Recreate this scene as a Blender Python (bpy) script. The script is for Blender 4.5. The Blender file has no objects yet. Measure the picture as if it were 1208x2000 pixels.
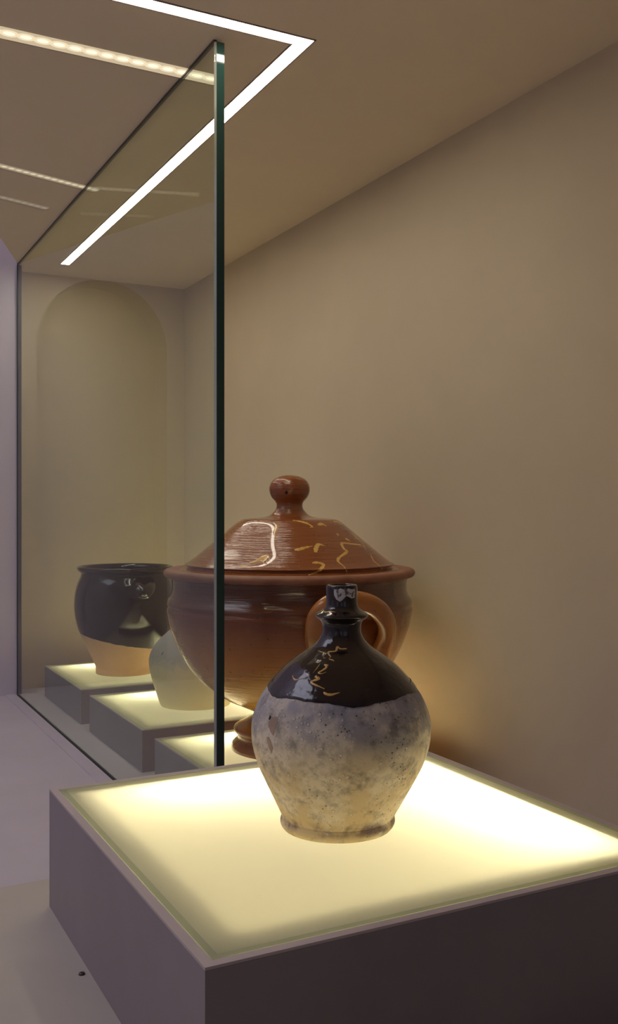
import bpy, bmesh, math, random
from mathutils import Vector, Matrix
from mathutils.bvhtree import BVHTree

random.seed(4)
S = bpy.context.scene
COL = S.collection

# ------------------------------------------------------------------ camera
FPX, CX, HZ = 1896.0, 604.0, 990.0          # focal length, centre column, horizon row of the 1208x2000 frame
SA, CA = 0.4614, 0.8872                     # yaw of the camera against the long axis of the case
CAMZ = 1.5
CAM = Vector((0, 0, CAMZ))
cd = bpy.data.cameras.new('camera')
cd.sensor_fit = 'VERTICAL'; cd.sensor_height = 36.0; cd.sensor_width = 36.0
cd.lens = FPX * 36.0 / 2000.0
cd.shift_y = -10.0 / 2000.0
cd.clip_start = 0.02
cam = bpy.data.objects.new('camera', cd); COL.objects.link(cam)
cam.location = CAM
cam.rotation_euler = (math.pi / 2, 0, -math.atan2(SA, CA))
S.camera = cam

# ------------------------------------------------------------------ world, exposure
w = bpy.data.worlds.new('world'); S.world = w
w.use_nodes = True
w.node_tree.nodes['Background'].inputs[0].default_value = (0.50, 0.48, 0.62, 1)
w.node_tree.nodes['Background'].inputs[1].default_value = 0.02
S.view_settings.view_transform = 'Standard'
S.view_settings.look = 'None'
S.view_settings.exposure = 0.0
S.view_settings.gamma = 1.0
S.view_settings.use_curve_mapping = False

LED_POWER = 27.0        # ceiling line light
DAY_POWER = 0.30        # daylight in the hall windows
SKY_FILL_POWER = 3.0        # added skylight, out of view, that brightens the ledge
BAR_POWER = 46.0       # tubes inside the light boxes
MAT_POWER = 0.5        # led mat on the floor of the light boxes


# ------------------------------------------------------------------ helpers
def ray(u, v):
    """direction of a pixel of the photograph"""
    r, up = (u - CX) / FPX, (HZ - v) / FPX
    return Vector((CA * r + SA, -SA * r + CA, up))

def at_height(u, v, z):
    d = ray(u, v); t = (z - CAMZ) / d.z
    return CAM + d * t

def at_depth(u, v, depth):
    return CAM + ray(u, v) * depth

def link(o, parent=None):
    COL.objects.link(o)
    if parent: o.parent = parent
    return o

def mesh_obj(name, bm, mat, parent=None, smooth=False, loc=None):
    me = bpy.data.meshes.new(name)
    bm.normal_update(); bm.to_mesh(me); bm.free()
    if mat: me.materials.append(mat)
    if smooth:
        for p in me.polygons: p.use_smooth = True
    o = bpy.data.objects.new(name, me)
    if loc is not None: o.location = loc
    return link(o, parent)

def empty(name, loc, label, cat, group=None):
    o = bpy.data.objects.new(name, None); o.empty_display_size = 0.05
    o.location = loc; link(o)
    tag(o, label, cat, group)
    return o

def tag(o, label, cat, group=None):
    o['label'] = label; o['category'] = cat
    if group: o['group'] = group
    return o

def structure(o, label=None):
    o['kind'] = 'structure'
    if label: o['label'] = label
    return o

def box_bm(x0, x1, y0, y1, z0, z1, bevel=0.0, bm=None):
    new = bm is None
    if new: bm = bmesh.new()
    vs = [bm.verts.new((x, y, z)) for z in (z0, z1) for y in (y0, y1) for x in (x0, x1)]
    for f in ((0, 2, 3, 1), (4, 5, 7, 6), (0, 1, 5, 4), (2, 6, 7, 3), (0, 4, 6, 2), (1, 3, 7, 5)):
        bm.faces.new([vs[i] for i in f])
    if bevel:
        bmesh.ops.bevel(bm, geom=bm.edges[:], offset=bevel, segments=2, affect='EDGES', profile=0.5)
    return bm

def prism_bm(poly, z0, z1):
    bm = bmesh.new()
    a = [bm.verts.new((x, y, z0)) for x, y in poly]
    b = [bm.verts.new((x, y, z1)) for x, y in poly]
    n = len(poly)
    bm.faces.new(list(reversed(a))); bm.faces.new(b)
    for i in range(n):
        bm.faces.new((a[i], a[(i + 1) % n], b[(i + 1) % n], b[i]))
    bmesh.ops.recalc_face_normals(bm, faces=bm.faces[:])
    return bm

def spline(pts, n):
    """Catmull-Rom through 2-D or 3-D points"""
    P = [Vector(p) for p in pts]
    P = [P[0] * 2 - P[1]] + P + [P[-1] * 2 - P[-2]]
    out = []
    for i in range(1, len(P) - 2):
        for k in range(n):
            t = k / n
            a, b, c, d = P[i - 1], P[i], P[i + 1], P[i + 2]
            out.append(0.5 * ((2 * b) + (c - a) * t + (2 * a - 5 * b + 4 * c - d) * t * t + (3 * b - a - 3 * c + d) * t ** 3))
    out.append(P[-2].copy())
    return out

def lathe_bm(profile, seg=96, cap0=True, cap1=True, wob=0.0, seed=0):
    """profile = [(radius, height)...]; wob = hand-thrown irregularity"""
    bm = bmesh.new(); rings = []
    rnd = random.Random(seed); ph = [rnd.uniform(0, 6.28) for _ in range(4)]
    for r, h in profile:
        ring = []
        for i in range(seg):
            a = 2 * math.pi * i / seg
            k = 1 + wob * (math.sin(2 * a + ph[0] + h * 6) * .6 + math.sin(3 * a + ph[1] - h * 9) * .4)
            ring.append(bm.verts.new((r * k * math.cos(a), r * k * math.sin(a), h)))
        rings.append(ring)
    for a, b in zip(rings, rings[1:]):
        for i in range(seg):
            j = (i + 1) % seg
            bm.faces.new((a[i], a[j], b[j], b[i]))
    if cap0: bm.faces.new(list(reversed(rings[0])))
    if cap1: bm.faces.new(rings[-1])
    return bm

def tube_bm(pts, rad, seg=12, flat=1.0, bm=None):
    new = bm is None
    if new: bm = bmesh.new()
    n = len(pts); rings = []
    up = None
    for i, p in enumerate(pts):
        t = (pts[min(i + 1, n - 1)] - pts[max(i - 1, 0)]).normalized()
        if up is None:
            up = t.orthogonal().normalized()
        up = (up - t * up.dot(t)).normalized()
        sd = t.cross(up)
        r = rad[i] if isinstance(rad, (list, tuple)) else rad
        rings.append([bm.verts.new(p + up * r * math.cos(6.28318 * k / seg) + sd * r * flat * math.sin(6.28318 * k / seg)) for k in range(seg)])
    for a, b in zip(rings, rings[1:]):
        for i in range(seg):
            j = (i + 1) % seg
            bm.faces.new((a[i], a[j], b[j], b[i]))
    bm.faces.new(list(reversed(rings[0]))); bm.faces.new(rings[-1])
    if new: bmesh.ops.recalc_face_normals(bm, faces=bm.faces[:])
    return bm

# ------------------------------------------------------------------ materials
class NT:
    def __init__(s, name):
        s.m = bpy.data.materials.new(name); s.m.use_nodes = True
        s.t = s.m.node_tree; s.n = s.t.nodes
        s.b = s.n['Principled BSDF']; s.out = s.n['Material Output']
    def node(s, kind, **kw):
        nd = s.n.new(kind)
        for k, v in kw.items():
            if k.startswith('i_'):
                key = k[2:].replace('_', ' ')
                nd.inputs[int(key) if key.isdigit() else key].default_value = v
            else: setattr(nd, k, v)
        return nd
    def l(s, a, b): s.t.links.new(a, b)
    def coord(s): return s.node('ShaderNodeTexCoord').outputs['Object']
    def noise(s, scale, detail=4, rough=.55, vec=None, dist=0):
        n = s.node('ShaderNodeTexNoise', i_Scale=scale, i_Detail=detail, i_Roughness=rough, i_Distortion=dist)
        s.l(vec or s.coord(), n.inputs['Vector']); return n.outputs['Fac']
    def ramp(s, fac, stops, interp='LINEAR'):
        r = s.node('ShaderNodeValToRGB'); r.color_ramp.interpolation = interp
        e = r.color_ramp.elements
        while len(e) < len(stops): e.new(0.5)
        for el, (p, c) in zip(e, stops):
            el.position = p
            el.color = (*c, 1) if isinstance(c, (tuple, list)) else (c, c, c, 1)
        s.l(fac, r.inputs[0]); return r.outputs['Color']
    def mix(s, fac, a, b, mode='MIX'):
        n = s.node('ShaderNodeMix', data_type='RGBA', blend_type=mode)
        for src, i in ((fac, 0), (a, 6), (b, 7)):
            if isinstance(src, (int, float)): n.inputs[i].default_value = src
            elif isinstance(src, (tuple, list)): n.inputs[i].default_value = (*src, 1)
            else: s.l(src, n.inputs[i])
        return n.outputs[2]
    def math(s, op, a, b=0.0, c=None, clamp=False):
        n = s.node('ShaderNodeMath', operation=op, use_clamp=clamp)
        for i, x in enumerate((a, b) if c is None else (a, b, c)):
            if isinstance(x, (int, float)): n.inputs[i].default_value = x
            else: s.l(x, n.inputs[i])
        return n.outputs[0]
    def bump(s, h, strength, dist=0.002):
        b = s.node('ShaderNodeBump', i_Strength=strength, i_Distance=dist)
        s.l(h, b.inputs['Height']); s.l(b.outputs[0], s.b.inputs['Normal'])
    def set(s, **kw):
        for k, v in kw.items():
            key = k.replace('_', ' ')
            if isinstance(v, tuple): s.b.inputs[key].default_value = (*v, 1)
            elif isinstance(v, (int, float)): s.b.inputs[key].default_value = v
            else: s.l(v, s.b.inputs[key])
        return s

def painted(name, col, var=0.06, rough=0.6, scale=6, bump=0.05, spec=0.3):
    t = NT(name)
    f = t.noise(scale, 5, .6)
    lo = tuple(c * (1 - var) for c in col); hi = tuple(min(1, c * (1 + var)) for c in col)
    t.set(Base_Color=t.ramp(f, [(.3, lo), (.7, hi)]), Roughness=rough, Specular_IOR_Level=spec)
    if bump: t.bump(t.noise(260, 2), bump, .001)
    return t.m

def emitter(name, col, power):
    t = NT(name)
    t.n.remove(t.b)
    e = t.node('ShaderNodeEmission', i_Strength=power); e.inputs[0].default_value = (*col, 1)
    t.l(e.outputs[0], t.out.inputs[0])
    return t.m

def pane_glass(name, tint=(.92, .96, .92), ior=1.62):
    t = NT(name); t.n.remove(t.b)
    tr = t.node('ShaderNodeBsdfTransparent'); tr.inputs[0].default_value = (*tint, 1)
    gl = t.node('ShaderNodeBsdfGlossy', i_Roughness=0.0)
    # anti-reflex sheet: it mirrors on the face where the light enters, none inside
    ge = t.node('ShaderNodeNewGeometry')
    io = t.math('ADD', ior, t.math('MULTIPLY', ge.outputs['Backfacing'], 1.0001 - ior))
    fr = t.node('ShaderNodeFresnel'); t.l(io, fr.inputs['IOR'])
    mx = t.node('ShaderNodeMixShader')
    t.l(fr.outputs[0], mx.inputs[0]); t.l(tr.outputs[0], mx.inputs[1]); t.l(gl.outputs[0], mx.inputs[2])
    t.l(mx.outputs[0], t.out.inputs[0])
    return t.m

def frosted(name, trans, diff, k):
    """back-lit opal glass"""
    t = NT(name); t.n.remove(t.b)
    tl = t.node('ShaderNodeBsdfTranslucent'); tl.inputs[0].default_value = (*trans, 1)
    df = t.node('ShaderNodeBsdfDiffuse'); df.inputs[0].default_value = (*diff, 1)
    mx = t.node('ShaderNodeMixShader', i_0=k)
    t.l(tl.outputs[0], mx.inputs[1]); t.l(df.outputs[0], mx.inputs[2])
    t.l(mx.outputs[0], t.out.inputs[0])
    return t.m

M = {}
M['wall'] = painted('warm_grey_wall_paint', (.60, .50, .355), .04, .75, 3)
M['ceil'] = painted('cream_ceiling_paint', (.76, .635, .47), .03, .75, 3)
M['lavender'] = painted('lavender_white_plaster', (.62, .55, .62), .04, .7, 2)
M['ledge'] = painted('pale_lavender_ledge_paint', (.52, .46, .49), .05, .5, 4)
M['platform'] = painted('beige_platform_paint', (.50, .44, .37), .08, .55, 5)
M['box'] = painted('mauve_grey_lightbox_lacquer', (.285, .24, .24), .07, .45, 7, .06)
M['rim'] = painted('pale_mauve_rim', (.52, .43, .41), .05, .45, 7, .03)
M['lip'] = painted('olive_glass_ledge', (.66, .67, .44), .03, .6, 7, 0)
M['boxin'] = painted('white_inner_lining', (.82, .80, .74), .02, .8, 5, 0)
M['hall'] = painted('hall_plaster', (.66, .62, .64), .04, .8, 2)
M['glass'] = pane_glass('clear_glass')
M['opal'] = frosted('opal_glass', (.86, .82, .66), (.78, .76, .66), .25)
M['opal_edge'] = frosted('green_glass_margin', (.62, .63, .42), (.62, .63, .46), .45)
M['bar'] = emitter('light_box_tube', (1.0, .92, .66), BAR_POWER)
M['mat'] = emitter('light_box_led_mat', (1.0, .82, .50), MAT_POWER)
M['led'] = emitter('ceiling_line_led', (1.0, .90, .74), LED_POWER)
M['ledtrim'] = painted('led_profile_trim', (.30, .22, .19), .03, .4, 5, 0)
M['dotbase'] = emitter('led_reflection_glow', (1.0, .80, .52), .62)  # dot and halo emitters imitate LED reflections seen in glass
M['dot'] = emitter('led_reflection_dot', (1.0, .86, .60), 1.35)
M['halo'] = emitter('led_reflection_halo', (1.0, .83, .56), .92)
M['halo2'] = emitter('far_led_reflection_halo', (1.0, .81, .55), .5)
M['halo3'] = emitter('faint_led_reflection_halo', (1.0, .79, .55), .26)
M['dotbase2'] = emitter('far_led_reflection_glow', (1.0, .80, .55), .30)
M['dot2'] = emitter('far_led_reflection_dot', (1.0, .82, .56), .75)
M['dotbase3'] = emitter('faint_led_reflection_glow', (1.0, .78, .55), .20)
M['dot3'] = emitter('faint_led_reflection_dot', (1.0, .80, .56), .33)
M['added_skylight'] = emitter('added_skylight_pane', (.84, .82, 1.0), SKY_FILL_POWER)  # added fill light from an unseen opening
M['day'] = emitter('daylight_window', (.86, .86, 1.0), DAY_POWER)
t = NT('green_glass_edge'); t.set(Base_Color=(.013, .040, .034), Roughness=.08, Specular_IOR_Level=.7); M['edge'] = t.m
t = NT('polished_chamfer'); t.set(Base_Color=(.50, .50, .46), Roughness=.12, Metallic=.6); M['chamfer'] = t.m
t = NT('dark_glass_channel'); t.set(Base_Color=(.035, .04, .035), Roughness=.35); M['channel'] = t.m
t = NT('screw_steel'); t.set(Base_Color=(.09, .07, .06), Roughness=.4, Metallic=.6); M['screw'] = t.m

def glaze_common(t, rough=.12):
    t.set(Roughness=rough, Coat_Weight=.4, Coat_Roughness=.04, Specular_IOR_Level=.5)

def zc(t):
    sx = t.node('ShaderNodeSeparateXYZ'); t.l(t.coord(), sx.inputs[0]); return sx.outputs['Z']

# dark brown glaze of the jug neck
def dark_glaze(name):
    t = NT(name)
    f = t.noise(38, 4, .6)
    t.set(Base_Color=t.ramp(f, [(.35, (.010, .0045, .004)), (.75, (.022, .009, .007))]))
    glaze_common(t, .13)
    t.bump(t.noise(42, 3, .6), .5, .003)
    return t.m
M['dark'] = dark_glaze('dark_brown_glaze')

# jug: crusted pale body
def crust():
    t = NT('crusted_pale_stoneware')
    z = zc(t)
    n1 = t.noise(26, 6, .62); n2 = t.noise(55, 6, .68); n3 = t.noise(9, 3, .5)
    # grey smoked zone round the shoulder, buff below, as fired
    zz = t.math('ADD', z, t.math('MULTIPLY', t.math('SUBTRACT', n3, .5), .055))
    base = t.ramp(t.math('DIVIDE', zz, .16), [(.0, (.66, .52, .30)), (.30, (.62, .49, .32)), (.50, (.60, .50, .37)), (.60, (.38, .35, .34)), (.76, (.44, .415, .43)), (.95, (.60, .56, .54))])
    base = t.mix(t.ramp(n1, [(.46, 0.0), (.58, .8)]), base, (.78, .69, .56))
    base = t.mix(t.ramp(n2, [(.48, 0.0), (.66, .62)]), base, (.13, .11, .10))
    vo = t.node('ShaderNodeTexVoronoi', i_Scale=150, feature='F1'); t.l(t.coord(), vo.inputs['Vector'])
    sp = t.ramp(vo.outputs['Distance'], [(.16, 1.0), (.26, 0.0)])
    keep = t.ramp(t.noise(24, 3), [(.44, 0.0), (.54, 1.0)])
    spf = t.mix(1.0, sp, keep, 'MULTIPLY')
    base = t.mix(t.math('MULTIPLY', spf, .75), base, (.78, .71, .60))
    vo2 = t.node('ShaderNodeTexVoronoi', i_Scale=210, feature='F1'); t.l(t.coord(), vo2.inputs['Vector'])
    pit = t.ramp(vo2.outputs['Distance'], [(.10, 1.0), (.18, 0.0)])
    pf = t.mix(1.0, pit, t.ramp(t.noise(17, 3), [(.5, 0.0), (.6, 1.0)]), 'MULTIPLY')
    base = t.mix(t.math('MULTIPLY', pf, .8), base, (.05, .035, .03))
    # purplish wear ring above the foot
    ring = t.ramp(t.math('DIVIDE', t.math('ADD', z, t.math('MULTIPLY', t.math('SUBTRACT', n1, .5), .012)), .03), [(.12, 0.0), (.28, 1.0), (.42, 1.0), (.62, 0.0)])
    rf = t.mix(1.0, ring, t.ramp(t.noise(60, 4), [(.40, 0.0), (.55, .8)]), 'MULTIPLY')
    base = t.mix(rf, base, (.19, .12, .12))
    t.set(Base_Color=base, Roughness=.82, Specular_IOR_Level=.2)
    hgt = t.math('ADD', t.math('MULTIPLY', n2, .6), t.math('SUBTRACT', t.math('MULTIPLY', spf, .6), t.math('MULTIPLY', pf, .9)))
    t.bump(hgt, .8, .002)
    return t.m
M['crust'] = crust()

# tureen: amber brown lead glaze, throwing lines
def amber(name, stops, hmax, rough=.14, ridges=True):
    t = NT(name)
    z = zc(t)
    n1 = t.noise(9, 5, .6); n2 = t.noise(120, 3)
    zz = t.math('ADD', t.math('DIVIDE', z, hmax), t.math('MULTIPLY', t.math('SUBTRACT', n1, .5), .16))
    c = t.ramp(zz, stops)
    c = t.mix(t.ramp(n2, [(.66, 0.0), (.74, .7)]), c, (.04, .015, .008))
    t.set(Base_Color=c)
    glaze_common(t, rough)
    if ridges:
        # hand-thrown rings: fine lines round the axis with a little waver
        wv = t.node('ShaderNodeCombineXYZ'); sx = t.node('ShaderNodeSeparateXYZ'); t.l(t.coord(), sx.inputs[0])
        t.l(t.math('MULTIPLY', sx.outputs['X'], 9), wv.inputs[0]); t.l(t.math('MULTIPLY', sx.outputs['Y'], 9), wv.inputs[1]); t.l(t.math('MULTIPLY', z, 260), wv.inputs[2])
        rn = t.noise(1.0, 3, .6, wv.outputs[0])
        t.bump(t.math('ADD', rn, t.math('MULTIPLY', t.noise(45, 3), .25)), .40, .0045)
    else:
        t.bump(t.noise(60, 3), .12, .003)
    return t.m
M['amber'] = amber('amber_glaze_with_glow', [(.0, (.20, .065, .016)), (.16, (.30, .11, .02)), (.30, (.80, .42, .06)), (.60, (.48, .17, .02)), (.78, (.22, .06, .016)), (.9, (.12, .034, .014))], .36, .11)  # middle stops paint in light-box glow, foot stops paint in shade
M['amber_lid'] = amber('red_brown_lid_glaze', [(.0, (.22, .062, .018)), (1.0, (.27, .080, .022))], .2, .17)
M['amber_smooth'] = amber('orange_brown_handle_glaze', [(.0, (.42, .15, .022)), (1.0, (.40, .14, .022))], .4, .16, False)
t = NT('matte_terracotta_rim'); t.set(Base_Color=t.ramp(t.noise(30, 5), [(.3, (.24, .095, .05)), (.7, (.34, .15, .085))]), Roughness=.55); t.bump(t.noise(160, 3), .3, .001); M['brim'] = t.m
t = NT('yellow_slip_glint'); t.set(Base_Color=t.ramp(t.noise(80, 3), [(.3, (.62, .33, .06)), (.7, (.82, .50, .14))]), Roughness=.2, Coat_Weight=.4); M['slip_glint'] = t.m  # slip on the lid; on the jug it imitates light reflections
t = NT('white_glaze_and_fleck'); t.set(Base_Color=t.ramp(t.noise(260, 4), [(.40, (.10, .09, .09)), (.48, (.62, .58, .56))]), Roughness=.35); M['white'] = t.m
t = NT('pinkish_chip'); t.set(Base_Color=t.ramp(t.noise(90, 4), [(.3, (.34, .24, .17)), (.7, (.44, .32, .23))]), Roughness=.85); M['chip'] = t.m
t = NT('pit_dark'); t.set(Base_Color=(.02, .01, .008), Roughness=.8); M['pit'] = t.m
t = NT('buff_biscuit_clay'); t.set(Base_Color=t.ramp(t.noise(14, 6, .65), [(.3, (.50, .28, .15)), (.7, (.60, .37, .22))]), Roughness=.8); t.bump(t.noise(90, 4), .2, .002); M['buff'] = t.m
def palejar():
    t = NT('cream_clay_with_glow'); z = zc(t)
    n = t.noise(60, 5, .6)
    zz = t.math('ADD', t.math('DIVIDE', z, .2), t.math('MULTIPLY', t.math('SUBTRACT', n, .5), .25))
    t.set(Base_Color=t.ramp(zz, [(.0, (.78, .68, .42)), (.50, (.66, .57, .38)), (.64, (.40, .36, .30)), (.9, (.36, .33, .30))]), Roughness=.75)  # lower stops paint the light-box glow into the clay
    t.bump(t.noise(150, 3), .25, .002)
    return t.m
M['palejar'] = palejar()

# ------------------------------------------------------------------ the room
XP0, XP1 = .602, .619        # glass wall of the case
XW = 1.199                   # back wall
ZC = CAMZ + .774             # soffit
ZF = CAMZ - .60              # ledge / floor of the case
ZPL = CAMZ - .434            # platform carrying the near light box
YE = 3.27                    # end wall inside the case
YL = 3.18                    # lavender pier outside

structure(mesh_obj('wall_right', box_bm(XW, XW + .2, -3.2, YE + .3, 0, 4.2), M['wall']), 'warm grey back wall of the display case')
structure(mesh_obj('wall_end', box_bm(XP0 + .002, XW, YE, YE + .3, ZF, ZC), M['wall']), 'warm grey end wall inside the display case')
added_arch = [(.10, 0), (.10, 2.03)] + [(.32 - .22 * math.cos(math.pi * k / 16), 2.03 + .225 * math.sin(math.pi * k / 16)) for k in range(1, 16)] + [(.54, 2.03), (.54, 0)]  # added recess, out of view; its reflection puts a dark shape in the glass
bm = prism_bm([(-3.2, 0)] + added_arch + [(XP0, 0), (XP0, 4.2), (-3.2, 4.2)], 0, .14)
for v in bm.verts: v.co = Vector((v.co.x, YL + v.co.z, v.co.y))
bmesh.ops.recalc_face_normals(bm, faces=bm.faces[:])
structure(mesh_obj('wall_far', bm, M['lavender']), 'lavender wall beyond the glass case with an added unseen arched recess')
structure(mesh_obj('wall_added_recess', box_bm(.05, .59, YL + .141, YL + .39, 0, 2.4), M['lavender']), 'back of the added arched recess')
# soffit over the case, its free edge runs at an angle
pA, pB = Vector((.607, 3.18)), Vector((.501, 2.89))
dd = (pB - pA) / (pB - pA).y
far = pA + dd * (.2 - pA.y)
structure(mesh_obj('ceiling', prism_bm([(XW, .2), (XW, YE + .3), (.607, YE + .3), (.607, 3.18), (far.x, .2)], ZC, ZC + .5), M['ceil']), 'cream soffit above the display case')
structure(mesh_obj('floor', box_bm(-.25, XW, 1.06, YE, ZF - .9, ZF), M['ledge']), 'pale lavender ledge and case base')
structure(mesh_obj('shade_strip_1', box_bm(.566, XP0 - .004, 1.1, YL, ZF, ZF + .0025), M['ledge']), 'added flat strip for the shaded band at the foot of the glass')  # added strip imitating a darker shaded band on the ledge
# hall behind the viewer
structure(mesh_obj('floor_hall', box_bm(-3.2, XW, -3.2, YL, -.1, 0), M['hall']), 'hall floor')
structure(mesh_obj('wall_left', box_bm(-3.4, -3.2, -3.2, YL + .39, 0, 4.2), M['hall']), 'plain hall wall')
structure(mesh_obj('wall_rear', box_bm(-3.4, XW + .2, -3.4, -3.2, 0, 4.2), M['hall']), 'hall wall behind the viewer')
structure(mesh_obj('ceiling_hall', box_bm(-3.4, XW + .2, -3.4, YL + .39, 4.2, 4.4), M['hall']), 'hall ceiling')

def arched_window(name, w, h, M4):
    """arched pane plus frame and glazing bars, local x across, z up, facing +y"""
    bm = bmesh.new(); pts = [(-w / 2, 0), (w / 2, 0)]
    for k in range(17):
        a = math.pi * k / 16
        pts.append((w / 2 * math.cos(a), h - w / 2 + w / 2 * math.sin(a)))
    bm.faces.new([bm.verts.new((x, .0, z)) for x, z in reversed(pts)])
    o = mesh_obj(name, bm, M['day']); o.matrix_world = M4; structure(o, 'tall arched daylight window of the hall')
    ring = [Vector((x, .02, z)) for x, z in pts] + [Vector((pts[0][0], .02, 0))]
    mesh_obj('window_frame', tube_bm(ring, .035, 6), M['hall'], o)
    for x in (-w / 6, w / 6):
        mesh_obj('glazing_bar', box_bm(x - .012, x + .012, .0, .03, 0, h - w * .1), M['hall'], o)
    for z in (h * .25, h * .5, h * .72):
        mesh_obj('glazing_bar', box_bm(-w / 2, w / 2, .0, .03, z - .012, z + .012), M['hall'], o)

for i, x in enumerate((-2.0, .0)):
    arched_window('window_%d' % (i + 1), 1.1, 2.3, Matrix.Translation((x, -3.19, 1.2)))
for i, y in enumerate((-1.2, 1.4)):
    arched_window('window_%d' % (i + 3), 1.1, 2.3, Matrix.Translation((-3.19, y, 1.2)) @ Matrix.Rotation(-math.pi / 2, 4, 'Z'))

# added skylight, unseen: lights the ledge, soffit keeps it off the wall
sk = structure(mesh_obj('window_5', box_bm(-3.0, -.7, .8, 3.05, 4.185, 4.199), M['added_skylight']), 'added unseen skylight in the hall ceiling')  # window_5 is the added skylight, not a window of the hall
for a, b, c, d in ((-3.05, -.65, .75, .8), (-3.05, -.65, 3.05, 3.1), (-3.05, -3.0, .8, 3.05), (-.7, -.65, .8, 3.05), (-1.865, -1.835, .8, 3.05)):
    mesh_obj('window_frame', box_bm(a, b, c, d, 4.16, 4.198), M['hall'], sk)  # frame of the added skylight

# ------------------------------------------------------------------ platform
pl = empty('display_platform', (.5, .75, 0), 'low beige painted platform that carries the near light box', 'platform')
def local(o, parent):
    o.location = -parent.location; return o
local(mesh_obj('platform_top', box_bm(-.15, .735, .35, 1.146, ZPL - .02, ZPL, .001), M['platform'], pl), pl)
local(mesh_obj('platform_body', box_bm(-.14, .725, .36, 1.056, 0.0, ZPL - .021), M['ledge'], pl), pl)
p = at_height(160, 1903, ZPL)
bm = lathe_bm([(.0005, .0018), (.0025, .0016), (.0032, .0)], 16)
bmesh.ops.recalc_face_normals(bm, faces=bm.faces[:])
sc = mesh_obj('screw_head', bm, M['screw'], None, True, p); tag(sc, 'tiny dark screw head on the beige platform beside the light box', 'screw')

# ------------------------------------------------------------------ light boxes
def lightbox(x0, x1, y0, y1, z0, z1, label, wall=.008, mg=.006, group='square light boxes under the pots'):
    cx, cy = (x0 + x1) / 2, (y0 + y1) / 2
    e = empty('light_box', (cx, cy, z0), label, 'light box', group)
    hx, hy, H = (x1 - x0) / 2, (y1 - y0) / 2, z1 - z0
    for a, b, c, d in ((-hx, -hx + wall, -hy, hy), (hx - wall, hx, -hy, hy),
                       (-hx + wall, hx - wall, -hy, -hy + wall), (-hx + wall, hx - wall, hy - wall, hy)):
        mesh_obj('side_panel', box_bm(a, b, c, d, 0, H - .0026), M['box'], e)
    bm = bmesh.new()
    for a, b, c, d in ((-hx, -hx + wall, -hy, hy), (hx - wall, hx, -hy, hy), (-hx + wall, hx - wall, -hy, -hy + wall), (-hx + wall, hx - wall, hy - wall, hy)):
        box_bm(a, b, c, d, H - .0024, H - .0002, 0, bm)
    mesh_obj('top_rim', bm, M['rim'], e)
    ix, iy = hx - wall - .0006, hy - wall - .0006
    mesh_obj('base_board', box_bm(-ix, ix, -iy, iy, 0, .006), M['boxin'], e)
    # white lining
    bm = bmesh.new()
    for a, b, c, d in ((-ix, -ix + .001, -iy, iy), (ix - .001, ix, -iy, iy), (-ix, ix, -iy, -iy + .001), (-ix, ix, iy - .001, iy)):
        box_bm(a, b, c, d, .006, H - .008, 0, bm)
    mesh_obj('inner_lining', bm, M['boxin'], e)
    bm = bmesh.new()
    vs = [bm.verts.new(v) for v in ((-ix * .72, -iy * .72, .008), (ix * .72, -iy * .72, .008), (ix * .72, iy * .72, .008), (-ix * .72, iy * .72, .008))]
    bm.faces.new(vs); mesh_obj('led_mat', bm, M['mat'], e)
    zb = H * .52
    mesh_obj('light_tube', tube_bm([Vector((-ix + .085, iy - .062, zb)), Vector((ix - .045, iy - .062, zb))], .005, 8), M['bar'], e)
    mesh_obj('light_tube', tube_bm([Vector((ix - .062, -iy + .055, zb)), Vector((ix - .062, iy - .085, zb))], .005, 8), M['bar'], e)
    # ledge that carries the glass, a little below it
    lw, lz = .026, H - .0085
    bm = bmesh.new()
    for a, b, c, d in ((-ix, -ix + lw, -iy, iy), (ix - lw, ix, -iy, iy), (-ix + lw, ix - lw, -iy, -iy + lw), (-ix + lw, ix - lw, iy - lw, iy)):
        box_bm(a, b, c, d, lz - .002, lz, 0, bm)
    mesh_obj('glass_ledge', bm, M['lip'], e)
    # opal glass and its clear green margin
    g = 0.0
    jx, jy = ix - mg, iy - mg
    bm = bmesh.new()
    bm.faces.new([bm.verts.new(v) for v in ((-jx, -jy, H - g), (jx, -jy, H - g), (jx, jy, H - g), (-jx, jy, H - g))])
    mesh_obj('opal_glass_top', bm, M['opal'], e)
    bm = bmesh.new()
    o_ = [bm.verts.new(v) for v in ((-ix, -iy, H - g), (ix, -iy, H - g), (ix, iy, H - g), (-ix, iy, H - g))]
    i_ = [bm.verts.new(v) for v in ((-jx, -jy, H - g), (jx, -jy, H - g), (jx, jy, H - g), (-jx, jy, H - g))]
    lo = [bm.verts.new(v) for v in ((-ix, -iy, H - g - .007), (ix, -iy, H - g - .007), (ix, iy, H - g - .007), (-ix, iy, H - g - .007))]
    for k in range(4):
        m = (k + 1) % 4
        bm.faces.new((o_[k], o_[m], i_[m], i_[k]))
        bm.faces.new((lo[k], lo[m], o_[m], o_[k]))
    mesh_obj('glass_margin', bm, M['opal_edge'], e)
    return z1 - g

ZB = CAMZ - .504
zt_front = lightbox(.2362, .694, .604, 1.066, ZPL, CAMZ - .306, 'large mauve-grey light box carrying the dark-necked stoneware jug')
zt = lightbox(.677, 1.133, 1.573, 2.030, ZF, ZB, 'light box inside the case carrying the lidded brown tureen', .004)
lightbox(.677, 1.133, 2.118, 2.575, ZF, ZB, 'light box inside the case carrying the pale cream jar', .004)
lightbox(.677, 1.133, 2.664, 3.121, ZF, ZB, 'light box inside the case carrying the dark bowl with buff foot', .004)

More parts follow.
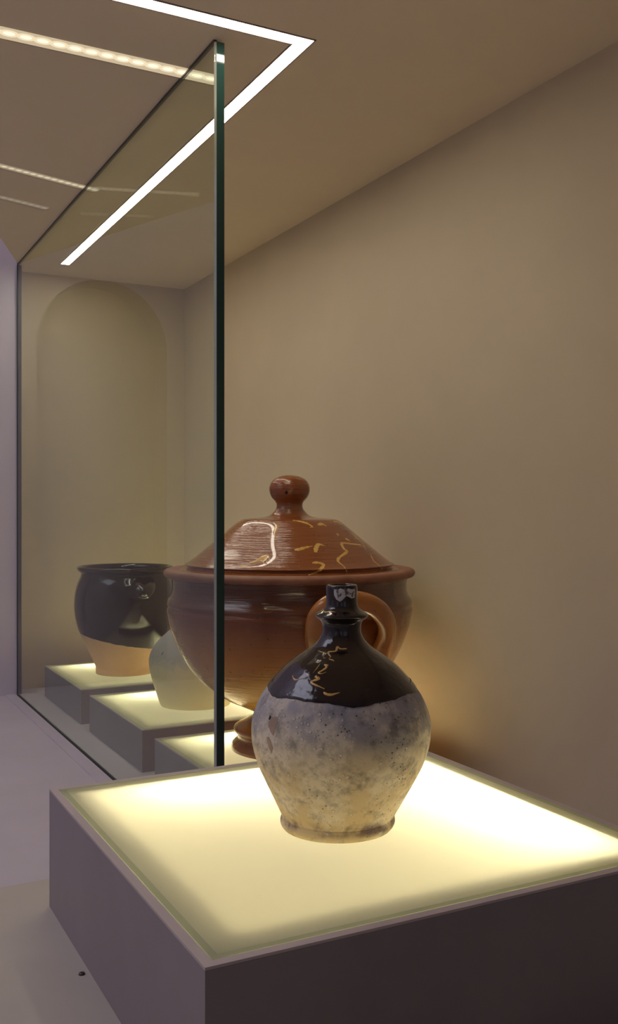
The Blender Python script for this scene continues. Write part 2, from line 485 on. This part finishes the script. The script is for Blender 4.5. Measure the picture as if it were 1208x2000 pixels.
# ------------------------------------------------------------------ glass wall of the case
YN, YF = 1.495, 3.172
gl = empty('glass_wall', ((XP0 + XP1) / 2, (YN + YF) / 2, ZF), 'tall clear glass pane with dark green edge standing on the ledge', 'glass pane')
local(mesh_obj('glass_sheet', box_bm(XP0, XP1, YN + .002, YF, ZF + .003, ZC - .004), M['glass'], gl), gl)
local(mesh_obj('glass_edge', box_bm(XP0 + .003, XP1, YN, YN + .002, ZF + .003, ZC - .004), M['edge'], gl), gl)
local(mesh_obj('edge_chamfer', prism_bm([(XP0, YN + .004), (XP0 + .003, YN), (XP0 + .003, YN + .0015), (XP0 + .0012, YN + .0045)], ZF + .003, ZC - .004), M['chamfer'], gl), gl)
local(mesh_obj('top_channel', box_bm(XP0 - .001, XP0 + .005, YN + .003, YF, ZC - .0045, ZC - .0005), M['channel'], gl), gl)
local(mesh_obj('bottom_channel', box_bm(XP0 - .0015, XP0 + .004, YN + .003, YF, ZF + .0002, ZF + .0045), M['channel'], gl), gl)
local(mesh_obj('far_edge', box_bm(XP0 - .001, XP1 - .004, YF, YF + .004, ZF + .003, ZC - .004), M['channel'], gl), gl)

# ------------------------------------------------------------------ ceiling line light (L-shaped)
ll = empty('line_light', (.736, 1.437, ZC), 'bright L-shaped linear light recessed in the cream soffit', 'light')
z0 = ZC - .0012
local(mesh_obj('long_diffuser', box_bm(.7235, .7500, 1.4235, 3.104, z0, ZC - .0002), M['led'], ll), ll)
local(mesh_obj('short_diffuser', box_bm(.33, .7235, 1.4235, 1.4500, z0, ZC - .0002), M['led'], ll), ll)
for a, b, c, d in ((.7210, .7235, 1.450, 3.106), (.750, .7525, 1.421, 3.106), (.33, .7235, 1.450, 1.4525), (.33, .7525, 1.421, 1.4235)):
    local(mesh_obj('profile_lip', box_bm(a, b, c, d, ZC - .002, ZC - .0002), M['ledtrim'], ll), ll)

# glass reflections of the line light, imitated by glowing dotted strips
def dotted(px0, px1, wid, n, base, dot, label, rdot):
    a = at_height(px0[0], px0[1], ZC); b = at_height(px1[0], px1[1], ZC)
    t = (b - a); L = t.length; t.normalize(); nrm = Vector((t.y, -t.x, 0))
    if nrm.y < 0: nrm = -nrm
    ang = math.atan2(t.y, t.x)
    e = empty('led_reflection_strip', a, label, 'light')
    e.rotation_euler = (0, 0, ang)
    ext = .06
    mesh_obj('reflection_band', box_bm(-ext, L, -wid / 2, wid / 2, -.0010, -.0001), M[base], e)
    mesh_obj('reflection_band_edge', box_bm(-ext, L, wid * .5, wid * .5 + .0015, -.0014, -.0001), M['ledtrim'], e)
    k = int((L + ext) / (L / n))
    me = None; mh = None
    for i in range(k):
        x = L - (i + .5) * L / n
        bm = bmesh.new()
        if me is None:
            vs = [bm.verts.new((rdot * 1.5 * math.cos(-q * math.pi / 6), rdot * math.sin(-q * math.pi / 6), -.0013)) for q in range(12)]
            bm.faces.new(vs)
            o = mesh_obj('diode_reflection', bm, M[dot], e); me = o.data
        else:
            bm.free(); o = bpy.data.objects.new('diode_reflection', me); link(o, e)
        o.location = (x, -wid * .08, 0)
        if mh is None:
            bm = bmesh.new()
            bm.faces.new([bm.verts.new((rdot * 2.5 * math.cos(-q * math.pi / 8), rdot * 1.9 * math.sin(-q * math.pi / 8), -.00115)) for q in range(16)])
            h = mesh_obj('halo_reflection', bm, M[dot.replace('dot', 'halo')], e); mh = h.data
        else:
            h = bpy.data.objects.new('halo_reflection', mh); link(h, e)
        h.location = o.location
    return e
dotted((0, 62), (425, 157), .040, 14, 'dotbase', 'dot', 'glowing strip imitating the glass reflection of the bright L-shaped light, diodes visible', .0065)
dotted((0, 323), (190, 372), .027, 14, 'dotbase2', 'dot2', 'thin glowing strip imitating a diode reflection, meeting the glass top midway', .0045)
dotted((0, 384), (92, 407), .026, 7, 'dotbase3', 'dot3', 'shortest and faintest glowing strip imitating a diode reflection outside the glass', .0045)

# ------------------------------------------------------------------ pots
def pot_axis(u, vbase, z):
    p = at_height(u, vbase, z); depth = (p - CAM).dot(Vector((SA, CA, 0)))
    return p, depth / FPX

def world_bvh(o):
    bpy.context.view_layer.update()
    me = o.data
    return BVHTree.FromPolygons([o.matrix_world @ v.co for v in me.vertices], [p.vertices[:] for p in me.polygons])

def hit(bvh, u, v):
    d = ray(u, v).normalized()
    loc, nor, i, dist = bvh.ray_cast(CAM, d)
    if loc is None: return None, None
    if nor.dot(d) > 0: nor = -nor
    return loc, nor

def ribbon(name, bvh, pts, width, mat, parent, lift=.0006, n=5):
    """a trail lying on a pot: pixels of the photograph dropped on its surface"""
    P = spline([(u, v, 0) for u, v in pts], n)
    hs = [hit(bvh, q.x, q.y) for q in P]
    hs = [h for h in hs if h[0] is not None]
    if len(hs) < 3: return None
    m = len(hs); bm = bmesh.new(); rows = []
    for i, (c, nn) in enumerate(hs):
        t = (hs[min(i + 1, m - 1)][0] - hs[max(i - 1, 0)][0])
        if t.length < 1e-7: continue
        t.normalize(); s = nn.cross(t).normalized()
        f = i / (m - 1)
        wv = width * (.35 + .65 * math.sin(math.pi * min(1, .12 + f * .95))) * random.uniform(.75, 1.25)
        rows.append((bm.verts.new(c + s * wv + nn * .0001), bm.verts.new(c + nn * lift), bm.verts.new(c - s * wv + nn * .0001)))
    for a, b in zip(rows, rows[1:]):
        bm.faces.new((a[0], b[0], b[1], a[1])); bm.faces.new((a[1], b[1], b[2], a[2]))
    bmesh.ops.recalc_face_normals(bm, faces=bm.faces[:])
    o = mesh_obj(name, bm, mat, parent, True)
    o.matrix_parent_inverse = parent.matrix_world.inverted()
    return o

def patch(name, bvh, pts, mat, parent, lift=.0007, rings=4):
    """a flake or patch lying on a pot, outline given in pixels of the photograph"""
    n = len(pts); cu = sum(p[0] for p in pts) / n; cv = sum(p[1] for p in pts) / n
    bm = bmesh.new(); R = []
    for k in range(rings, 0, -1):
        f = k / rings; row = []
        for u, v in pts:
            c, nn = hit(bvh, cu + (u - cu) * f, cv + (v - cv) * f)
            if c is None: bm.free(); return None
            row.append(bm.verts.new(c + nn * (lift if k < rings else .0001)))
        R.append(row)
    c, nn = hit(bvh, cu, cv); mid = bm.verts.new(c + nn * lift)
    for a, b in zip(R, R[1:]):
        for i in range(n): bm.faces.new((a[i], a[(i + 1) % n], b[(i + 1) % n], b[i]))
    for i in range(n): bm.faces.new((R[-1][i], R[-1][(i + 1) % n], mid))
    bmesh.ops.recalc_face_normals(bm, faces=bm.faces[:])
    o = mesh_obj(name, bm, mat, parent, True)
    o.matrix_parent_inverse = parent.matrix_world.inverted()
    return o

def to_profile(rows, vb, s, n=4):
    """rows = (pixel row, half width in pixels) from the foot upwards -> smooth (radius, height)"""
    P = spline([(hw * s, (vb - v) * s, 0) for v, hw in rows], n)
    return [(max(q.x, .0004), q.y) for q in P]

# ---- the near jug
zj = zt_front
pj, sj = pot_axis(659, 1611, zj)
jug = empty('stoneware_jug', pj, 'stoneware jug with glossy dark brown neck and crusted grey body on the near light box', 'jug')
away = Vector((SA, CA, 0)); side = Vector((CA, -SA, 0))
def lean(bm):
    # the jug was thrown a little out of true: its axis wanders to one side
    for v in bm.verts: v.co += side * (9 * sj * (1 - math.exp(-v.co.z / sj / 110)))
    return bm
R6 = lambda y: 1120 + y / 2.876
low = [(R6(1412), 106), (R6(1395), 110.5), (R6(1375), 112), (R6(1352), 110.5), (R6(1338), 111), (R6(1260), 125), (R6(1160), 143), (R6(1060), 160), (R6(960), 171), (R6(880), 174.2), (R6(800), 172.5), (R6(700), 159.5), (R6(640), 146), (R6(600), 135)]
upp = [(R6(600), 135), (R6(560), 123.5), (R6(500), 102.5), (R6(450), 78), (R6(410), 58), (R6(380), 47), (R6(350), 40), (R6(320), 37), (R6(285), 37.5), (R6(262), 41), (R6(245), 49), (R6(232), 51.5), (R6(222), 48), (R6(205), 38), (R6(188), 32), (R6(165), 29.7), (R6(120), 29.5), (R6(85), 30.0), (R6(68), 29.0), (R6(63), 26.5), (R6(66), 23), (R6(90), 20), (R6(190), 19)]
HG = (1611 - R6(600)) * sj
body = mesh_obj('jug_body', lean(lathe_bm(to_profile(low, 1611, sj), 128, True, False, .006, 1)), M['crust'], jug, True)
# the glaze coat overlaps the body and ends in a wavy line
prof = to_profile(upp, 1611, sj)
bm = lathe_bm([(r + .0004, h) for r, h in prof], 128, False, True, .0, 1)
bodyb = world_bvh(body)
bm.verts.ensure_lookup_table()
neck = mesh_obj('glazed_neck', lean(bm), M['dark'], jug, True)
# wavy skirt of glaze running down over the crusted shoulder
lowp = to_profile(low, 1611, sj, 12)
def body_r(h):
    for (r0, h0), (r1, h1) in zip(lowp, lowp[1:]):
        if h0 <= h <= h1: return r0 + (r1 - r0) * (h - h0) / max(1e-6, h1 - h0)
    return lowp[-1][0]
bm = bmesh.new(); seg = 192; rows = []
ph = [random.uniform(0, 6.28) for _ in range(6)]
aim = math.atan2(-pj.y, -pj.x)
for i in range(seg):
    a = 2 * math.pi * i / seg
    rel = (a - aim + math.pi) % (2 * math.pi) - math.pi
    hb = HG - .0055 - .0035 * math.cos(rel) + .0014 * math.sin(5 * a + ph[0]) + .0006 * math.sin(11 * a + ph[1]) + .0002 * math.sin(31 * a + ph[2]) + .0001 * math.sin(53 * a + ph[3])
    # the tongue of bare clay right of the middle
    col = []
    for k in range(6):
        f = k / 5; h = HG + .001 + (hb - HG - .001) * f
        r = (body_r(min(h, HG)) if h <= HG else prof[0][0] - (h - HG) * .9) * (1 + .006) + .0008 - (.0010 * f ** 6)
        col.append(bm.verts.new((r * math.cos(a), r * math.sin(a), h)))
    rows.append(col)
for i in range(seg):
    a, b = rows[i], rows[(i + 1) % seg]
    for k in range(5): bm.faces.new((a[k], b[k], b[k + 1], a[k + 1]))
bmesh.ops.recalc_face_normals(bm, faces=bm.faces[:])
skirt = mesh_obj('glaze_edge', lean(bm), M['dark'], jug, True)
# strap handle behind the neck
hp = [Vector((0, 0, .187)) + away * .014 + side * .010, Vector((0, 0, .186)) + away * .034 + side * .012, Vector((0, 0, .176)) + away * .048 + side * .013, Vector((0, 0, .160)) + away * .050 + side * .013, Vector((0, 0, .147)) + away * .047 + side * .012]
mesh_obj('handle', lean(tube_bm(spline(hp, 6), .0075, 12, 1.2)), M['dark'], jug, True)
jb = world_bvh(neck); jbb = world_bvh(body); sb = world_bvh(skirt)
C2 = lambda x, y: (560 + x / 5.033, 1130 + y / 5.033)  # gold trails on the jug: line-light reflections in the glaze, painted on
for pts, wd in (
    ([(590, 690), (530, 690), (500, 670), (485, 712), (415, 722), (420, 750), (436, 770), (415, 790)], .0009),
    ([(420, 795), (450, 800), (470, 815)], .0007),
    ([(415, 855), (375, 845), (395, 870), (350, 905), (315, 925), (345, 935), (390, 920)], .0010),
    ([(300, 955), (285, 965), (320, 985), (250, 1010), (262, 1035), (330, 1065), (375, 1085)], .0012),
    ([(315, 710), (335, 720), (375, 732), (362, 775), (385, 785)], .0005),
    ([(330, 840), (300, 880), (262, 930)], .0005),
    ([(60, 955), (75, 990), (110, 995), (165, 980)], .0007),
    ([(365, 315), (380, 330), (430, 322), (480, 330)], .0008)):
    ribbon('slip_glint_trail', jb, [C2(*q) for q in pts], wd, M['slip_glint'], jug, .0006, 4)
for bv, pts, wd in ((sb, [(375, 1085), (365, 1110), (390, 1135), (440, 1142), (510, 1125), (560, 1105), (620, 1095)], .0012),):
    ribbon('slip_glint_trail', bv, [C2(*q) for q in pts], wd, M['slip_glint'], jug, .0008, 4)
patch('white_fleck', jb, [C2(*q) for q in ((165, 990), (200, 960), (192, 925), (212, 938), (236, 945), (228, 968), (190, 990))], M['white'], jug)  # small white fleck on the left shoulder
patch('white_lip_patch', jb, [C2(*q) for q in ((465, 104), (530, 98), (610, 98), (672, 100), (674, 140), (670, 190), (640, 195), (590, 170), (560, 205), (525, 228), (490, 205), (468, 165))], M['white'], jug, .0006, 5)
C4 = lambda x, y: (440 + x / 10.07, 1380 + y / 10.07)
patch('clay_chip', jbb, [C4(*q) for q in ((860, 290), (920, 215), (1000, 200), (1050, 250), (1020, 360), (985, 500), (950, 580), (900, 510), (850, 390))], M['chip'], jug, .0004)
patch('clay_chip', jbb, [C4(*q) for q in ((825, 590), (870, 600), (910, 700), (950, 820), (920, 930), (870, 830), (830, 700))], M['chip'], jug, .0004)
patch('pit', jbb, [C4(*q) for q in ((858, 240), (880, 175), (908, 190), (900, 240), (865, 268))], M['pit'], jug, .0006, 2)

# ---- the tureen
pt, st = pot_axis(566, 1458, zt)
tur = empty('lidded_tureen', pt, 'large amber-brown glazed tureen with domed lid and loop handle, behind the jug', 'tureen')
R5 = lambda y: 900 + y / 2.157
q = 1 / 2.157
tb = [(R5(1204), 244 * q), (R5(1192), 246 * q), (R5(1178), 240 * q), (R5(1166), 226 * q), (R5(1158), 218 * q), (R5(1148), 217 * q), (R5(1140), 224 * q), (R5(1128), 234 * q), (R5(1116), 234 * q), (R5(1106), 222 * q), (R5(1090), 190 * q), (R5(1070), 158 * q), (R5(1055), 150 * q), (R5(1040), 165 * q), (R5(1015), 218 * q), (R5(975), 300 * q), (R5(900), 390 * q), (R5(800), 458 * q), (R5(700), 498 * q), (R5(650), 511 * q), (R5(620), 516 * q), (R5(604), 512 * q), (R5(592), 514 * q), (R5(578), 510 * q), (R5(560), 498 * q), (R5(535), 491 * q), (R5(505), 492 * q), (R5(480), 496 * q), (R5(476), 480 * q)]
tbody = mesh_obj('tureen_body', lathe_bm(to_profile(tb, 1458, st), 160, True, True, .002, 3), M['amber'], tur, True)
lid = mesh_obj('lid', lathe_bm(to_profile([(R5(474), 470 * q), (R5(470), 478 * q), (R5(456), 470 * q), (R5(447), 440 * q), (R5(440), 432 * q), (R5(432), 440 * q), (R5(424), 424 * q), (R5(400), 391 * q), (R5(360), 343 * q), (R5(310), 282 * q), (R5(272), 236 * q), (R5(256), 215 * q), (R5(249), 203 * q), (R5(245), 188 * q), (R5(242), 160 * q), (R5(239), 118 * q), (R5(232), 90 * q), (R5(222), 74 * q), (R5(205), 60 * q)], 1458, st), 160, True, False, .002, 5), M['amber_lid'], tur, True)
knob = mesh_obj('knob', lathe_bm(to_profile([(R5(215), 66 * q), (R5(200), 57 * q), (R5(185), 55 * q), (R5(172), 60 * q), (R5(155), 75 * q), (R5(135), 84 * q), (R5(115), 86 * q), (R5(95), 80 * q), (R5(78), 66 * q), (R5(66), 42 * q), (R5(61), 16 * q), (R5(60.5), .6)], 1458, st), 64, False, True), M['amber_lid'], lid, True)
mesh_obj('knob_hole', lathe_bm([(.0001, .0), (.0032, .0006), (.0030, .0010), (.0001, .0012)], 12), M['pit'], knob)
brim = mesh_obj('brim', lathe_bm(to_profile([(R5(478), 470 * q), (R5(484), 505 * q), (R5(480), 520 * q), (R5(468), 527 * q), (R5(456), 522 * q), (R5(450), 505 * q), (R5(452), 480 * q), (R5(456), 465 * q), (R5(462), 455 * q)], 1458, st), 160, False, False, .002, 5), M['brim'], lid, True)
bt = world_bvh(tbody); bl = world_bvh(lid)
# knob hole sits on the front of the knob
bk = world_bvh(knob); c, nn = hit(bk, 560, 962)
for o in knob.children:
    o.rotation_euler = nn.to_track_quat('Z', 'Y').to_euler(); o.location = c - pt
# loop handle
hp = []
for u, v, off in ((622, 1268, -.004), (617, 1240, .022), (622, 1205, .050), (648, 1180, .070), (690, 1174, .078), (728, 1183, .072), (752, 1208, .058), (756, 1236, .038), (746, 1266, .014), (738, 1288, -.006)):
    c, nn = hit(bt, u, v)
    hp.append(c - ray(u, v).normalized() * off - pt)
hpts = spline(hp, 6)
m = len(hpts)
mesh_obj('loop_handle', tube_bm(hpts, [.0165 + .0040 * abs(2 * i / (m - 1) - 1) ** 4 for i in range(m)], 16, 1.15), M['amber_smooth'], tur, True)
C1 = lambda x, y: (420 + x / 3.179, 980 + y / 3.179)
for pts, wd in (
    ([(485, 115), (530, 122), (575, 135), (605, 155), (590, 160)], .0028),
    ([(640, 145), (665, 138), (695, 152)], .0036),
    ([(735, 122), (765, 128), (785, 138)], .0026),
    ([(495, 298), (525, 295), (560, 285), (605, 276)], .0040),
    ([(625, 315), (630, 285), (645, 265), (680, 272)], .0045),
    ([(605, 380), (640, 378), (675, 392), (655, 420), (625, 440), (580, 455)], .0036),
    ([(905, 268), (850, 262), (790, 258), (800, 290), (820, 310), (775, 345), (765, 370), (800, 400), (822, 438)], .0032),
    ([(755, 200), (770, 212)], .0030),
    ([(810, 230), (840, 245)], .0030),
    ([(850, 195), (880, 225), (915, 258), (940, 300)], .0022),
    ([(970, 335), (990, 370), (1020, 395), (1042, 425)], .0016),
    ([(365, 130), (385, 155), (370, 190), (375, 220)], .0032),
    ([(215, 380), (255, 372), (290, 350), (330, 335), (300, 372), (322, 385)], .0040),
    ([(150, 402), (230, 404)], .0018)):
    if len(pts) == 2: pts = [pts[0], ((pts[0][0] + pts[1][0]) / 2, (pts[0][1] + pts[1][1]) / 2 - 3), pts[1]]
    ribbon('slip_glint_trail', bl, [C1(*x) for x in pts], wd, M['slip_glint'], lid, .0008, 5)

# ---- the dark bowl with buff foot
zr = zt
pb, sb_ = pot_axis(245, 1312, zr)
bowl = empty('glazed_bowl', pb, 'deep bowl, black-brown glaze over a bare buff foot, on the farthest light box', 'bowl')
R4 = lambda y: 1080 + y / 2.323
g = 1 / 2.323
rows_b = [(R4(539), 131 * g), (R4(520), 131 * g), (R4(505), 133 * g), (R4(480), 144 * g), (R4(450), 157 * g), (R4(400), 180 * g), (R4(350), 204 * g), (R4(300), 219 * g), (R4(240), 226 * g), (R4(180), 223 * g), (R4(135), 212 * g), (R4(105), 199 * g), (R4(90), 196 * g), (R4(82), 204 * g), (R4(72), 213 * g), (R4(63), 214 * g), (R4(58), 208 * g), (R4(62), 198 * g), (R4(80), 190 * g), (R4(130), 203 * g), (R4(240), 217 * g), (R4(350), 195 * g), (R4(480), 132 * g), (R4(518), 60 * g), (R4(520), 2)]
# split the wall where the glaze stops: slanting wavy line
bmf = lathe_bm(to_profile(rows_b, 1312, sb_), 128, True, True, .004, 7)
bare = bmf.copy()
def glaze_h(x, y):
    a = math.atan2(y, x)
    s = Vector((x, y, 0)); s.normalize()
    return .108 - .028 * s.dot(side) + .0015 * math.sin(9 * a) + .001 * math.sin(23 * a + 1)
# a material keyed on object height with the same slant (its own fired boundary)
t = NT('glaze_over_buff_clay')
sx = t.node('ShaderNodeSeparateXYZ'); t.l(t.coord(), sx.inputs[0])
tl_ = t.math('ADD', t.math('MULTIPLY', sx.outputs['X'], CA * .20), t.math('MULTIPLY', sx.outputs['Y'], -SA * .20))
edge = t.math('ADD', t.math('ADD', sx.outputs['Z'], tl_), t.math('MULTIPLY', t.math('SUBTRACT', t.noise(60, 4), .5), .006))
gmask = t.ramp(t.math('GREATER_THAN', edge, .100), [(.0, 0.0), (1.0, 1.0)])
inner = t.noise(14, 6, .65)
buffc = t.ramp(inner, [(.3, (.70, .43, .25)), (.7, (.80, .52, .32))])
darkc = t.ramp(t.noise(20, 4), [(.3, (.010, .006, .006)), (.7, (.018, .010, .010))])
t.set(Base_Color=t.mix(gmask, buffc, darkc), Roughness=t.ramp(gmask, [(0, .8), (1, .12)]), Coat_Weight=t.math('MULTIPLY', gmask, .25), Coat_Roughness=.03, Specular_IOR_Level=.4)
t.bump(t.noise(40, 3), .08, .003)
bare.free()
bwall = mesh_obj('bowl_body', bmf, t.m, bowl, True)
bb = world_bvh(bwall)
hp = []
for u, v, off in ((272, 1140, -.012), (270, 1147, .014), (274, 1154, .036), (280, 1157, .042), (286, 1154, .036), (290, 1147, .014), (288, 1140, -.012)):
    c, nn = hit(bb, u, v); hp.append(c - ray(u, v).normalized() * off - pb)
mesh_obj('lug_handle', tube_bm(spline(hp, 6), .0215, 18), M['dark'], bowl, True)

# ---- the pale jar
pc, sc_ = pot_axis(382, 1374, zr)
jar = empty('clay_jar', pc, 'pale cream clay jar with painted glow below a grey shoulder, half hidden behind the tureen', 'jar')
rows_j = [(R4(683), 156 * g), (R4(676), 160 * g), (R4(650), 169 * g), (R4(600), 185 * g), (R4(560), 197 * g), (R4(520), 206 * g), (R4(480), 209 * g), (R4(440), 198 * g), (R4(400), 172 * g), (R4(360), 130 * g), (R4(330), 92 * g), (R4(305), 62 * g), (R4(285), 52 * g), (R4(262), 55 * g), (R4(250), 62 * g), (R4(242), 58 * g), (R4(246), 46 * g), (R4(285), 40 * g)]
mesh_obj('jar_body', lathe_bm(to_profile(rows_j, 1374, sc_), 112, True, True, .006, 9), M['palejar'], jar, True)
bj = world_bvh(jar.children[0])
patch('clay_nick', bj, [(315, 1279), (319, 1273), (320, 1274), (316, 1280)], M['pit'], jar, .0004, 2)
